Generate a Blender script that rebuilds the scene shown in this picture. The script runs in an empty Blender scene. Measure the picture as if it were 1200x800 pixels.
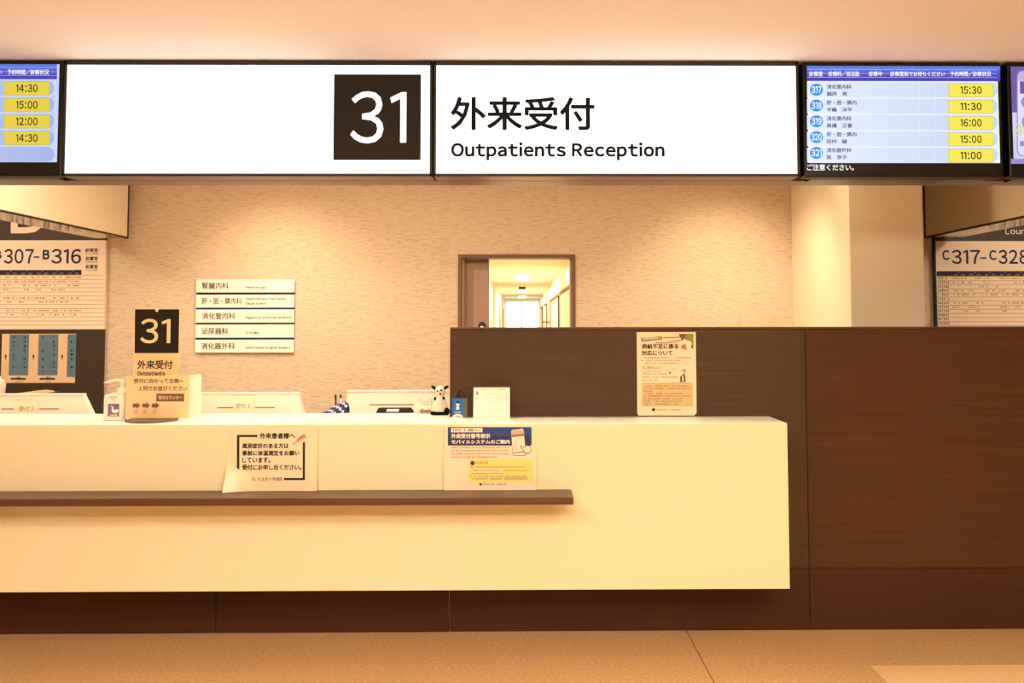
import bpy, bmesh, math, random
from mathutils import Vector, Matrix

# ------------------------------------------------------------------ camera, world, lights, exposure
scene = bpy.context.scene
COL = scene.collection
PI = math.pi
EYE = 1.5076                                   # lens height above the floor
ROT = (Matrix.Rotation(-0.010, 3, 'Z') @ Matrix.Rotation(PI / 2 + math.atan(0.05), 3, 'X')
       @ Matrix.Rotation(-0.0014, 3, 'Z'))
cam_d = bpy.data.cameras.new('camera')
cam_d.sensor_fit = 'HORIZONTAL'
cam_d.sensor_width = 36
cam_d.lens = 30
cam_d.shift_x = -22 / 1200
cam_d.shift_y = -73 / 1200
cam_d.clip_start = 0.05
cam_d.clip_end = 200
cam = bpy.data.objects.new('camera', cam_d)
cam.matrix_world = Matrix.Translation((0, 0, EYE)) @ ROT.to_4x4()
COL.objects.link(cam)
scene.camera = cam

scene.view_settings.view_transform = 'Standard'
scene.view_settings.look = 'None'
scene.view_settings.gamma = 1
scene.view_settings.use_curve_mapping = False
scene.view_settings.exposure = 0.0

world = bpy.data.worlds.new('world')
scene.world = world
world.use_nodes = True
world.node_tree.nodes['Background'].inputs[0].default_value = (1, .8, .6, 1)
world.node_tree.nodes['Background'].inputs[1].default_value = 0.05

WARM = (1.0, 0.855, 0.655)


def area(name, loc, size, power, color=WARM, rot=(0, 0, 0), spread=PI):
    l = bpy.data.lights.new(name, 'AREA')
    l.shape = 'RECTANGLE'
    l.size, l.size_y = size
    l.energy = power
    l.color = color
    l.spread = spread
    o = bpy.data.objects.new(name, l)
    o.location = loc
    o.rotation_euler = rot
    COL.objects.link(o)
    return o


# hall ceiling lights in front of the counter (behind and above the camera)
area('hall_light', (1.1, -0.4, 2.70), (3.4, 0.3), 166)
area('hall_light', (-1.4, 1.0, 2.70), (0.5, 0.3), 20)
area('hall_light', (1.8, 1.0, 2.70), (0.5, 0.3), 20)
# staff side, behind the sign
area('staff_light', (-0.9, 4.85, 2.71), (1.2, 0.25), 17, (1, .82, .58))
area('staff_light', (1.0, 4.85, 2.71), (1.2, 0.25), 17, (1, .82, .58))
# added upward fill, no fixture of the room, that brightens the hall ceiling
area('ceiling_fill', (-0.6, 0.6, 2.25), (5.0, 0.4), 195, (1, .88, .85), (PI, 0, 0))
# strip over the counter, just behind the soffit
area('counter_light', (-1.3, 4.38, 2.715), (3.4, 0.10), 40, (1, .88, .70))
# wall washers close to the back wall
for wx, pw in ((-1.75, 85), (1.45, 95)):
    l = bpy.data.lights.new('wall_washer', 'SPOT')
    l.energy = pw
    l.color = (1, .85, .58)
    l.spot_size = math.radians(104)
    l.spot_blend = 1.0
    l.shadow_soft_size = .06
    o = bpy.data.objects.new('wall_washer', l)
    o.location = (wx, 5.35, 2.71)
    o.rotation_euler = (math.radians(22), 0, 0)
    COL.objects.link(o)
# lounges either side
area('lounge_light', (-4.0, 4.8, 2.71), (0.6, 0.6), 36)
area('lounge_light', (4.0, 4.8, 2.71), (0.6, 0.6), 34)
# corridor beyond the doorway
for yy in (12, 22, 33):
    area('corridor_light', (0, yy, 2.66), (0.7, 7.0), 175, (1, .90, .74))


# ------------------------------------------------------------------ helpers
def lin(c):
    return tuple(((v / 255) / 12.92 if v / 255 <= .04045 else ((v / 255 + .055) / 1.055) ** 2.4) for v in c)


MATS = {}


def mat(name, rgb, rough=.6, metal=0.0, emit=0.0, alpha=1.0, spec=.5):
    if name in MATS:
        return MATS[name]
    m = bpy.data.materials.new(name)
    m.use_nodes = True
    b = m.node_tree.nodes['Principled BSDF']
    c = (*lin(rgb), 1)
    b.inputs['Base Color'].default_value = c
    b.inputs['Roughness'].default_value = rough
    b.inputs['Metallic'].default_value = metal
    b.inputs['Specular IOR Level'].default_value = spec
    b.inputs['Alpha'].default_value = alpha
    if emit:
        b.inputs['Base Color'].default_value = (.02, .02, .02, 1)
        b.inputs['Emission Color'].default_value = c
        b.inputs['Emission Strength'].default_value = emit
    MATS[name] = m
    return m


def noisy(name, c1, c2, scale, rough, bump=0.0, detail=6, lo=.35, hi=.65, bscale=None, spec=.4, rot=0.0, dist=0.0):
    """base colour from stretched noise between two tones, optional bump"""
    m = bpy.data.materials.new(name)
    m.use_nodes = True
    nt = m.node_tree
    b = nt.nodes['Principled BSDF']
    tc = nt.nodes.new('ShaderNodeTexCoord')
    mp = nt.nodes.new('ShaderNodeMapping')
    mp.inputs['Scale'].default_value = scale
    nz = nt.nodes.new('ShaderNodeTexNoise')
    nz.inputs['Scale'].default_value = 1
    nz.inputs['Detail'].default_value = detail
    nz.inputs['Roughness'].default_value = .62
    nz.inputs['Distortion'].default_value = dist
    cr = nt.nodes.new('ShaderNodeValToRGB')
    cr.color_ramp.elements[0].position = lo
    cr.color_ramp.elements[1].position = hi
    cr.color_ramp.elements[0].color = (*lin(c1), 1)
    cr.color_ramp.elements[1].color = (*lin(c2), 1)
    nt.links.new(tc.outputs['Object'], mp.inputs['Vector'])
    nt.links.new(mp.outputs['Vector'], nz.inputs['Vector'])
    nt.links.new(nz.outputs['Fac'], cr.inputs['Fac'])
    nt.links.new(cr.outputs['Color'], b.inputs['Base Color'])
    b.inputs['Roughness'].default_value = rough
    b.inputs['Specular IOR Level'].default_value = spec
    if bump:
        n2 = nz
        if bscale:
            mp2 = nt.nodes.new('ShaderNodeMapping')
            mp2.inputs['Scale'].default_value = bscale
            n2 = nt.nodes.new('ShaderNodeTexNoise')
            n2.inputs['Scale'].default_value = 1
            n2.inputs['Detail'].default_value = 5
            n2.inputs['Distortion'].default_value = .6
            nt.links.new(tc.outputs['Object'], mp2.inputs['Vector'])
            nt.links.new(mp2.outputs['Vector'], n2.inputs['Vector'])
        bp = nt.nodes.new('ShaderNodeBump')
        bp.inputs['Strength'].default_value = bump
        bp.inputs['Distance'].default_value = .02
        nt.links.new(n2.outputs['Fac'], bp.inputs['Height'])
        nt.links.new(bp.outputs['Normal'], b.inputs['Normal'])
    MATS[name] = m
    return m


def wloc(o):
    v = Vector((0, 0, 0))
    while o is not None:
        v += o.location
        o = o.parent
    return v


class MB:
    """collects geometry in world coordinates; build() links ONE mesh object"""

    def __init__(self):
        self.v, self.f, self.m, self.s = [], [], [], []
        self.mats = []

    def mi(self, m):
        if m not in self.mats:
            self.mats.append(m)
        return self.mats.index(m)

    def add(self, verts, faces, m, smooth=False):
        b = len(self.v)
        self.v += [tuple(p) for p in verts]
        k = self.mi(m)
        for f in faces:
            self.f.append([b + i for i in f])
            self.m.append(k)
            self.s.append(smooth)

    def bm(self, bm, m, smooth=False):
        bm.verts.index_update()
        self.add([v.co.copy() for v in bm.verts], [[v.index for v in f.verts] for f in bm.faces], m, smooth)
        bm.free()

    def box(self, x0, x1, y0, y1, z0, z1, m, bevel=0.0, seg=2):
        bm = bmesh.new()
        bmesh.ops.create_cube(bm, size=1)
        for v in bm.verts:
            v.co = Vector((x0 + (v.co.x + .5) * (x1 - x0), y0 + (v.co.y + .5) * (y1 - y0), z0 + (v.co.z + .5) * (z1 - z0)))
        if bevel:
            bmesh.ops.bevel(bm, geom=bm.edges[:], offset=bevel, segments=seg, profile=.5, affect='EDGES')
        self.bm(bm, m)

    def prism(self, pts, a, b, axis, m, bevel=0.0):
        """polygon pts (2D) extruded along axis from a to b"""
        bm = bmesh.new()

        def p3(p, t):
            return {'X': (t, p[0], p[1]), 'Y': (p[0], t, p[1]), 'Z': (p[0], p[1], t)}[axis]
        r0 = [bm.verts.new(p3(p, a)) for p in pts]
        r1 = [bm.verts.new(p3(p, b)) for p in pts]
        n = len(pts)
        bm.faces.new(r0)
        bm.faces.new(r1)
        for i in range(n):
            bm.faces.new((r0[i], r0[(i + 1) % n], r1[(i + 1) % n], r1[i]))
        bmesh.ops.recalc_face_normals(bm, faces=bm.faces[:])
        if bevel:
            bmesh.ops.bevel(bm, geom=bm.edges[:], offset=bevel, segments=2, profile=.5, affect='EDGES')
        self.bm(bm, m)

    def loft(self, rings, m, smooth=True, cap=True):
        b = []
        n = len(rings[0])
        verts = [p for r in rings for p in r]
        for k in range(len(rings) - 1):
            for i in range(n):
                j = (i + 1) % n
                b.append([k * n + i, k * n + j, (k + 1) * n + j, (k + 1) * n + i])
        if cap:
            b.append(list(range(n))[::-1])
            b.append([(len(rings) - 1) * n + i for i in range(n)])
        self.add(verts, b, m, smooth)

    def lathe(self, cx, cy, prof, m, n=24, sx=1.0, sy=1.0, power=2.0):
        rings = []
        for r, z in prof:
            ring = []
            for i in range(n):
                a = 2 * PI * i / n
                c, s = math.cos(a), math.sin(a)
                e = 2.0 / power
                ring.append((cx + sx * r * math.copysign(abs(c) ** e, c), cy + sy * r * math.copysign(abs(s) ** e, s), z))
            rings.append(ring)
        self.loft(rings, m)

    def tube(self, pts, r, m, n=10):
        pts = [Vector(p) for p in pts]
        rings = []
        for i, p in enumerate(pts):
            d = (pts[min(i + 1, len(pts) - 1)] - pts[max(i - 1, 0)]).normalized()
            a = d.orthogonal().normalized() if i == 0 else (a - d * a.dot(d)).normalized()
            b = d.cross(a)
            rr = r[i] if isinstance(r, (list, tuple)) else r
            rings.append([p + (a * math.cos(2 * PI * k / n) + b * math.sin(2 * PI * k / n)) * rr for k in range(n)])
        self.loft(rings, m)

    def ball(self, c, r, m, sc=(1, 1, 1), seg=16):
        bm = bmesh.new()
        bmesh.ops.create_uvsphere(bm, u_segments=seg, v_segments=max(8, seg * 2 // 3), radius=r)
        for v in bm.verts:
            v.co = Vector((v.co.x * sc[0] + c[0], v.co.y * sc[1] + c[1], v.co.z * sc[2] + c[2]))
        self.bm(bm, m, True)

    def build(self, name, parent=None, loc=None):
        o0 = wloc(parent) if parent else Vector(loc or (0, 0, 0))
        me = bpy.data.meshes.new(name)
        me.from_pydata([(p[0] - o0.x, p[1] - o0.y, p[2] - o0.z) for p in self.v], [], self.f)
        for m in self.mats:
            me.materials.append(m)
        me.polygons.foreach_set('material_index', self.m)
        me.polygons.foreach_set('use_smooth', self.s)
        me.update()
        o = bpy.data.objects.new(name, me)
        if parent:
            o.parent = parent
        else:
            o.location = o0
        COL.objects.link(o)
        return o


def tag(o, label, cat, group=None):
    o['label'] = label
    o['category'] = cat
    if group:
        o['group'] = group
    return o


def thing(name, loc, label, cat, group=None):
    o = bpy.data.objects.new(name, None)
    o.empty_display_size = .1
    o.location = loc
    COL.objects.link(o)
    return tag(o, label, cat, group)


def structure(o):
    o['kind'] = 'structure'
    return o


def ray(px, py):
    return ROT @ Vector(((px - 622) / 1000, -(py - 327) / 1000, -1))


def at(px, py, Y):
    """point of the vertical plane y = Y that the photograph shows at this pixel"""
    d = ray(px, py)
    return d.x * Y / d.y, d.z * Y / d.y + EYE


def on_z(px, py, z):
    """point of the horizontal plane z that the photograph shows at this pixel"""
    d = ray(px, py)
    t = (z - EYE) / d.z
    return d.x * t, d.y * t


# --- lettering: every glyph is taken once from the built-in font
GL = {}
FULL = {chr(c): chr(c + 0xFEE0) for c in range(0x21, 0x7f)}


def glyph(ch, bold):
    key = ch
    if key in GL:
        return GL[key]
    if ch == '1':                     # plain stem with a flag, no foot
        v = [(.215, 0), (.305, 0), (.305, .735), (.235, .735), (.05, .655), (.066, .582), (.215, .648)]
        GL[key] = (v, [list(range(7))], .385)
        return GL[key]
    src = FULL.get(ch, ch)
    c = bpy.data.curves.new('glyph', 'FONT')
    c.body = src
    c.resolution_u = 3
    o = bpy.data.objects.new('glyph', c)
    COL.objects.link(o)
    bpy.context.view_layer.update()
    ev = o.evaluated_get(bpy.context.evaluated_depsgraph_get())
    me = ev.to_mesh()
    v = [(p.co.x, p.co.y) for p in me.vertices]
    f = [list(p.vertices) for p in me.polygons]
    ev.to_mesh_clear()
    COL.objects.unlink(o)
    bpy.data.objects.remove(o)
    bpy.data.curves.remove(c)
    latin = ch in FULL
    if v:
        x0 = min(p[0] for p in v)
        x1 = max(p[0] for p in v)
        if latin:
            sb = .068 if ch not in ':.,' else .12
            v = [(p[0] - x0 + sb, p[1]) for p in v]
            adv = x1 - x0 + 2 * sb
        else:
            adv = 1.0
    else:
        adv = .3 if ch == ' ' else 1.0
    GL[key] = (v, f, adv)
    return GL[key]


class Sheet:
    """a flat printed face: origin O, unit vectors U (right) and V (up)"""
    STEP = .0007

    def __init__(self, O, U=(1, 0, 0), V=(0, 0, 1)):
        self.O, self.U, self.V = Vector(O), Vector(U).normalized(), Vector(V).normalized()
        self.N = self.U.cross(self.V).normalized()

    def uv(self, px, py):
        d = ray(px, py)
        e = Vector((0, 0, EYE))
        t = (self.O - e).dot(self.N) / d.dot(self.N)
        p = e + d * t - self.O
        return p.dot(self.U), p.dot(self.V)

    def w(self, u, v, layer):
        return self.O + self.U * u + self.V * v + self.N * (layer * self.STEP)

    def poly(self, mb, pts, m, layer=1):
        mb.add([self.w(*self.uv(*p), layer) for p in pts], [list(range(len(pts)))], m)

    def rect(self, mb, x0, y0, x1, y1, m, layer=1):
        a, b = self.uv(x0, y0), self.uv(x1, y1)
        mb.add([self.w(a[0], b[1], layer), self.w(b[0], b[1], layer), self.w(b[0], a[1], layer), self.w(a[0], a[1], layer)],
               [[0, 1, 2, 3]], m)

    def rrect(self, mb, x0, y0, x1, y1, r, m, layer=1, corners='abcd', n=5):
        pts = []
        for name, cx, cy, a0 in (('a', x1 - r, y0 + r, -90), ('b', x1 - r, y1 - r, 0), ('c', x0 + r, y1 - r, 90), ('d', x0 + r, y0 + r, 180)):
            if name in corners:
                for k in range(n + 1):
                    a = math.radians(a0 + 90 * k / n)
                    pts.append((cx + r * math.cos(a), cy + r * math.sin(a)))
            else:
                pts.append({'a': (x1, y0), 'b': (x1, y1), 'c': (x0, y1), 'd': (x0, y0)}[name])
        self.poly(mb, pts[::-1], m, layer)

    def ell(self, mb, cx, cy, rx, ry, m, layer=1, n=24):
        self.poly(mb, [(cx + rx * math.cos(-2 * PI * k / n), cy + ry * math.sin(-2 * PI * k / n)) for k in range(n)], m, layer)

    def line(self, mb, pts, wd, m, layer=1):
        for (ax, ay), (bx, by) in zip(pts, pts[1:]):
            L = math.hypot(bx - ax, by - ay) or 1
            nx, ny = -(by - ay) / L * wd / 2, (bx - ax) / L * wd / 2
            self.poly(mb, [(ax + nx, ay + ny), (bx + nx, by + ny), (bx - nx, by - ny), (ax - nx, ay - ny)], m, layer)

    def text(self, mb, s, x0, y0, x1, y1, m, layer=1, bold=0.0, slant=0.0):
        """ink box of the string fills the pixel box"""
        vs, fs, pen = [], [], 0.0
        for ch in s:
            v, f, adv = glyph(ch, bold)
            # strokes are thickened by overlaying slightly shifted copies
            for k in range(7 if bold else 1):
                r_ = bold if k else 0
                dx, dy = r_ * math.cos(PI * k / 3), r_ * math.sin(PI * k / 3)
                b = len(vs)
                vs += [(p[0] + pen + dx, p[1] + dy, k * .00002) for p in v]
                fs += [[b + i for i in q] for q in f]
            pen += adv
        ax, bx = min(p[0] for p in vs), max(p[0] for p in vs)
        ay, by = min(p[1] for p in vs), max(p[1] for p in vs)
        u0, v1 = self.uv(x0, y0)
        u1, v0 = self.uv(x1, y1)
        out = []
        for p in vs:
            fy = (p[1] - ay) / (by - ay)
            out.append(self.w(u0 + (p[0] - ax) / (bx - ax) * (u1 - u0), v0 + fy * (v1 - v0) - slant * (p[0] - ax) / (bx - ax), layer) + self.N * p[2])
        mb.add(out, fs, m)

    def marks(self, mb, x0, x1, yc, h, m, layer=1, seed=0, pitch=None, gap=.12):
        """a line of print too small to be read"""
        r = random.Random(seed)
        pitch = pitch or h * .95
        x = x0
        while x < x1 - pitch * .6:
            if r.random() > gap:
                w_ = pitch * r.uniform(.55, .85)
                k = r.random()
                self.rect(mb, x, yc - h / 2, x + w_, yc - h * .5 + h * r.uniform(.2, .34), m, layer)
                self.rect(mb, x, yc + h * .18, x + w_ * r.uniform(.6, 1), yc + h / 2, m, layer)
                xx = x + w_ * (.2 + .4 * k)
                self.rect(mb, xx, yc - h / 2, xx + w_ * .3, yc + h / 2, m, layer)
            x += pitch


# ------------------------------------------------------------------ materials
M_WALL = noisy('plaster', (192, 164, 134), (219, 195, 168), (15, 15, 120), .9, bump=.22, detail=5, lo=.31, hi=.52, bscale=(24, 24, 80), spec=.15, dist=.6)
M_PAINT = mat('cream paint', (238, 222, 192), .8, spec=.2)
M_CEIL = mat('ceiling white', (236, 228, 220), .9, spec=.1)
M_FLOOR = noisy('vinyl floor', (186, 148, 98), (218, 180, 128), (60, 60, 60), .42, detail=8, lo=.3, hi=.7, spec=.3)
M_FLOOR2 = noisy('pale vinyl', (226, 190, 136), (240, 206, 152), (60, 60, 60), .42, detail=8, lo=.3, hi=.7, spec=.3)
M_SEAM = mat('floor seam', (140, 100, 58), .7)
M_WOOD = noisy('walnut', (70, 50, 31), (84, 61, 38), (1.4, 3, 80), .45, detail=7, lo=.3, hi=.72, spec=.2)
M_WOOD2 = noisy('walnut warm lit', (70, 44, 23), (85, 55, 29), (1.4, 3, 80), .45, detail=7, lo=.3, hi=.72, spec=.2)  # right partition panels: reddish cast of the light put into the wood colour
M_WOODR = noisy('walnut base', (62, 36, 19), (76, 45, 23), (1.4, 3, 80), .45, detail=7, lo=.3, hi=.72, spec=.2)
M_SHELF = noisy('walnut shelf', (80, 52, 36), (96, 66, 46), (1.4, 60, 90), .38, detail=5, spec=.4)
M_SOLID = mat('counter cream', (240, 228, 186), .35, spec=.4)
M_TOP = mat('counter top', (252, 246, 228), .3, spec=.4)
M_BRONZE = mat('bronze frame', (44, 35, 27), .45, .2)
M_METAL = mat('brown metal', (122, 100, 84), .38, .5)
M_DARKTRIM = mat('dark trim', (28, 20, 15), .5)
M_UNDER = mat('soffit metal', (150, 122, 100), .12, .6)
M_LIT = mat('lit acrylic', (255, 253, 252), .3, emit=1.8)
M_PLATE = mat('black brown plate', (32, 25, 14), .5, spec=.25)
M_INK = mat('ink', (34, 26, 26), .7)
M_LITINK = mat('sign ink', (13, 10, 13), .6, spec=.2)
M_BLACK = mat('black plastic', (9, 8, 9), .3, spec=.35)
M_WHITE = mat('white plastic', (246, 236, 220), .35)
M_PAPER = mat('paper', (250, 232, 208), .8, spec=.2)
M_PAPER2 = mat('pinkish paper', (250, 224, 190), .6, spec=.3)
M_NAVY = mat('navy print', (24, 26, 74), .7)
M_BROWNP = mat('brown print', (128, 88, 64), .7)
M_GREYP = mat('grey print', (150, 120, 92), .8)
M_LINE = mat('rule print', (196, 158, 118), .8)

# ------------------------------------------------------------------ the setting
YF = 3.95        # counter front and sign front
YW = 4.24        # wood front
YB = 6.2         # back wall
ZC = 2.734       # ceiling

b = MB()
b.box(-7, 7, -4, YB + .2, -.1, 0, M_FLOOR)
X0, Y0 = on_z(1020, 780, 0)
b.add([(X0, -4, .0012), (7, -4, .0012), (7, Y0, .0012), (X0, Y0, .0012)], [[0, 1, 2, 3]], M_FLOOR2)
xs = on_z(806, 742, 0)[0]
b.add([(xs - .003, -4, .001), (xs + .003, -4, .001), (xs + .003, YW, .001), (xs - .003, YW, .001)], [[0, 1, 2, 3]], M_SEAM)
structure(b.build('floor'))
b = MB()
b.box(-7, 7, -4, YB + .2, ZC, ZC + .1, M_CEIL)
structure(b.build('ceiling'))

DX0, DX1, DZ = -.466, .386, 1.998
b = MB()
b.box(-7, DX0, YB, YB + .18, 0, ZC, M_WALL)
b.box(DX1, 7, YB, YB + .18, 0, ZC, M_WALL)
b.box(DX0, DX1, YB, YB + .18, DZ, ZC, M_WALL)
structure(b.build('wall_back'))
for nm, xa, xb in (('wall_left', -7.1, -7), ('wall_right', 7, 7.1)):
    b = MB()
    b.box(xa, xb, -4, YB, 0, ZC, M_PAINT)
    structure(b.build(nm))
b = MB()
b.box(-7, 7, -4.1, -4, 0, ZC, M_PAINT)
structure(b.build('wall_front'))
# return wall (the cream pier right of the back wall)
b = MB()
b.box(1.97, 2.419, 5.1, YB, 0, ZC, M_PAINT, .004)
structure(b.build('wall_pier'))
# soffit behind sign and screens
b = MB()
b.box(-7, 7, 4.09, 4.22, 2.186, ZC, M_METAL)
structure(b.build('wall_soffit'))
# hanging bulkheads running away on both sides, dark metal edges, glossy undersides
for nm, xa, xb, s in (('wall_bulkhead_left', -3.05, -2.815, 1), ('wall_bulkhead_right', 2.903, 3.138, -1)):
    b = MB()
    b.box(xa, xb, 4.22, 6.09, 2.118, ZC, M_PAINT)
    b.box(xa, xb, 4.22, 6.09, 2.107, 2.118, M_UNDER)
    xi = xb if s > 0 else xa
    b.box(min(xi, xi + s * .004), max(xi, xi + s * .004), 4.22, 6.1, 2.104, 2.114, M_DARKTRIM)
    b.box(min(xi - s * .02, xi + s * .004), max(xi - s * .02, xi + s * .004), 6.085, 6.10, 2.104, ZC, M_DARKTRIM)
    structure(b.build(nm))

# doorway with a half-open sliding leaf
door = bpy.data.objects.new('door_1', None)
door.location = ((DX0 + DX1) / 2, YB, 0)
COL.objects.link(door)
structure(door)
M_JAMB = mat('door jamb', (112, 78, 52), .5)
M_JAMB2 = mat('door jamb face', (178, 134, 94), .5)
M_LEAF = mat('door leaf', (142, 112, 90), .5)
M_LEAF2 = mat('door leaf panel', (168, 134, 108), .45)
b = MB()
b.box(DX0, DX0 + .026, YB - .012, YB + .18, 0, DZ, M_JAMB)
b.box(DX1 - .022, DX1, YB - .012, YB + .18, 0, DZ, M_JAMB)
b.box(DX0 + .026, DX1 - .022, YB - .0115, YB + .18, DZ - .026, DZ, M_JAMB)
b.box(DX0 + .026, DX0 + .044, YB + .02, YB + .16, 0, DZ - .026, M_JAMB2)
b.box(DX1 - .036, DX1 - .022, YB + .02, YB + .16, 0, DZ - .026, M_JAMB2)
b.build('door_frame', door)
lx = at(573, 340, YB + .06)[0]
b = MB()
b.box(DX0 + .03, lx, YB + .06, YB + .10, 0, DZ - .03, M_LEAF, .003)
px0 = at(555, 340, YB + .058)[0]
b.box(px0, lx - .004, YB + .056, YB + .06, .1, at(556, 316, YB + .058)[1], M_LEAF2)
leaf = b.build('sliding_leaf', door)
b = MB()
kx, kz = at(565, 385, YB + .05)
ring = []
n = 28
for r_, yy in ((.028, YB + .056), (.028, YB + .030), (.021, YB + .026)):
    ring.append([(kx + r_ * math.cos(2 * PI * k / n), yy, kz + .012 + r_ * 1.35 * math.sin(2 * PI * k / n)) for k in range(n)])
b.loft(ring, M_BLACK)
ring = [[(kx + r_ * math.cos(2 * PI * k / n), yy, kz + r_ * math.sin(2 * PI * k / n)) for k in range(n)]
        for r_, yy in ((.02, YB + .0255), (.02, YB + .023))]
b.loft(ring, M_WHITE)
b.build('round_lock', leaf)

# corridor beyond the doorway
M_CORR = mat('corridor white', (250, 240, 214), .7)
M_CORRF = mat('corridor floor', (216, 190, 150), .4)
YE = 43.0
for nm, bx in (('wall_corridor_left', (-1.0, -.9, YB + .18, YE, 0, 2.7)), ('wall_corridor_right', (.9, 1.0, YB + .18, YE, 0, 2.7))):
    b = MB()
    b.box(*bx, M_CORR)
    structure(b.build(nm))
b = MB()
b.box(-1, 1, YB + .2, YE, -.1, 0, M_CORRF)
structure(b.build('floor_corridor'))
b = MB()
b.box(-1, 1, YB + .18, YE, 2.7, 2.8, M_CORR)
structure(b.build('ceiling_corridor'))
b = MB()
b.box(-1, 1, YE, YE + .1, 0, 2.8, M_CORR)
structure(b.build('wall_corridor_end'))
M_DAY = mat('daylight glass', (240, 250, 238), .2, emit=2.5)
wn = bpy.data.objects.new('window_1', None)
wn.location = (0, YE, 0)
COL.objects.link(wn)
structure(wn)
b = MB()
b.box(-.80, -.06, YE - .03, YE - .005, .05, 2.5, M_DAY)
b.box(.0, .80, YE - .03, YE - .005, .05, 2.5, M_DAY)
b.build('window_pane', wn)
b = MB()
b.box(-.06, 0, YE - .05, YE - .005, .05, 2.5, M_WHITE)
b.box(-.86, .86, YE - .05, YE - .005, 2.5, 2.6, M_WHITE)
b.build('window_frame', wn)

# corridor doors with boxed headers and dark jamb gaps
M_DOORC = mat('corridor door', (238, 214, 174), .5)
M_TRIMB = mat('corridor brown trim', (176, 122, 70), .5)
M_GAP = mat('dark gap', (70, 52, 22), .6)
for i, (ya, yb, gap) in enumerate(((14.0, 19.6, 0), (20.6, 26.0, 1), (30.5, 34.0, 1), (37.0, 40.0, 1))):
    d = bpy.data.objects.new('door_%d' % (i + 2), None)
    d.location = (.9, (ya + yb) / 2, 0)
    COL.objects.link(d)
    structure(d)
    b = MB()
    b.box(.80, .9, ya, yb, 2.16, 2.46, M_CORR, .01)
    b.box(.802, .9, ya, yb, 2.14, 2.16, M_TRIMB)
    b.build('door_header', d)
    b = MB()
    b.box(.87, .9, ya + .3, yb - .3, 0, 2.12, M_DOORC)
    b.build('door_leaf', d)
    b = MB()
    b.box(.86, .9, ya, ya + .22, 0, 2.14, M_GAP if gap else M_TRIMB)
    b.box(.86, .9, yb - .3, yb, 0, 2.14, M_TRIMB)
    b.build('door_jamb', d)
d = bpy.data.objects.new('door_6', None)
d.location = (-.9, 36, 0)
COL.objects.link(d)
structure(d)
b = MB()
b.box(-.9, -.86, 33.5, 34.1, 0, 2.12, M_TRIMB)
b.box(-.9, -.86, 38.2, 38.9, 0, 2.12, M_GAP)
b.build('door_jamb', d)
b = MB()
b.box(-.9, -.88, 34.1, 38.2, 0, 2.12, M_DOORC)
b.build('door_leaf', d)

M_LAMP = mat('lamp diffuser', (255, 250, 236), .4, emit=3.0)
for yy, nmx in ((22.5, 'nearest square ceiling light in the corridor, seen through the doorway'),
                (33.0, 'middle square ceiling light in the corridor, behind the nearest one'),
                (40.0, 'farthest square ceiling light in the corridor, above the bright end window')):
    t = thing('ceiling_light', (0, yy, 2.7), nmx, 'ceiling light', 'corridor ceiling lights')
    b = MB()
    b.box(-.20, .20, yy - 1.5, yy + 1.5, 2.672, 2.7, M_WHITE, .008)
    b.build('housing', t)
    b = MB()
    b.box(-.17, .17, yy - 1.4, yy + 1.4, 2.662, 2.672, M_LAMP)
    b.build('diffuser', t)
hs = thing('hanging_sign', (0, 27.5, 2.7), 'small dark sign hung from the corridor ceiling between two lights', 'sign')
b = MB()
b.box(-.11, .11, 27.48, 27.52, 2.56, 2.64, M_BLACK, .004)
b.build('sign_panel', hs)
b = MB()
b.tube([(-.08, 27.5, 2.64), (-.08, 27.5, 2.7)], .008, M_BLACK, 6)
b.build('hanger', hs)
b = MB()
b.tube([(.08, 27.5, 2.64), (.08, 27.5, 2.7)], .008, M_BLACK, 6)
b.build('hanger', hs)
fs = thing('flag_sign', (.9, 28.5, 1.45), 'thin dark lever projecting from the right corridor wall at eye height', 'handle')
b = MB()
b.tube([(.9, 28.5, 1.5), (.80, 28.5, 1.5), (.78, 28.4, 1.505), (.70, 28.3, 1.505)], .018, M_GAP, 8)
b.build('arm', fs)
b = MB()
b.box(.885, .9, 28.35, 28.65, 1.40, 1.60, M_TRIMB, .004)
b.build('back_plate', fs)

# ------------------------------------------------------------------ wood partition and counter
ctr_seams = [at(253, 715, YW)[0], at(527, 715, YW)[0], at(949, 715, YW)[0]]
SX = ctr_seams[2]
ZS = at(1050, 665.5, YW)[1]
ZP = 1.470
PX0 = at(527, 500, YW)[0]
part = thing('wood_partition', (2.0, YW, 0), 'tall dark walnut partition standing behind the right end of the counter', 'partition')
b = MB()
b.box(PX0 + .004, 6.9, YW + .006, YW + .075, 0, ZP, M_DARKTRIM)
b.build('core', part)
b = MB()
b.box(PX0, 6.95, YW - .002, YW + .08, ZP, ZP + .011, M_SHELF, .002)
b.build('top_cap', part)
G = .002
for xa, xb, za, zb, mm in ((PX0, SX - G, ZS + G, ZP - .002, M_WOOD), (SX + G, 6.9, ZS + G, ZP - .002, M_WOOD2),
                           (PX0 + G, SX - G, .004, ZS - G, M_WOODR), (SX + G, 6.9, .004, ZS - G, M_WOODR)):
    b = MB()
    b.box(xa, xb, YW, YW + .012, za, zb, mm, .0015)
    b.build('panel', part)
b = MB()
b.box(PX0, PX0 + .012, YW + .012, YW + .078, .004, ZP - .002, M_WOOD, .001)
b.build('end_panel', part)

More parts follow.
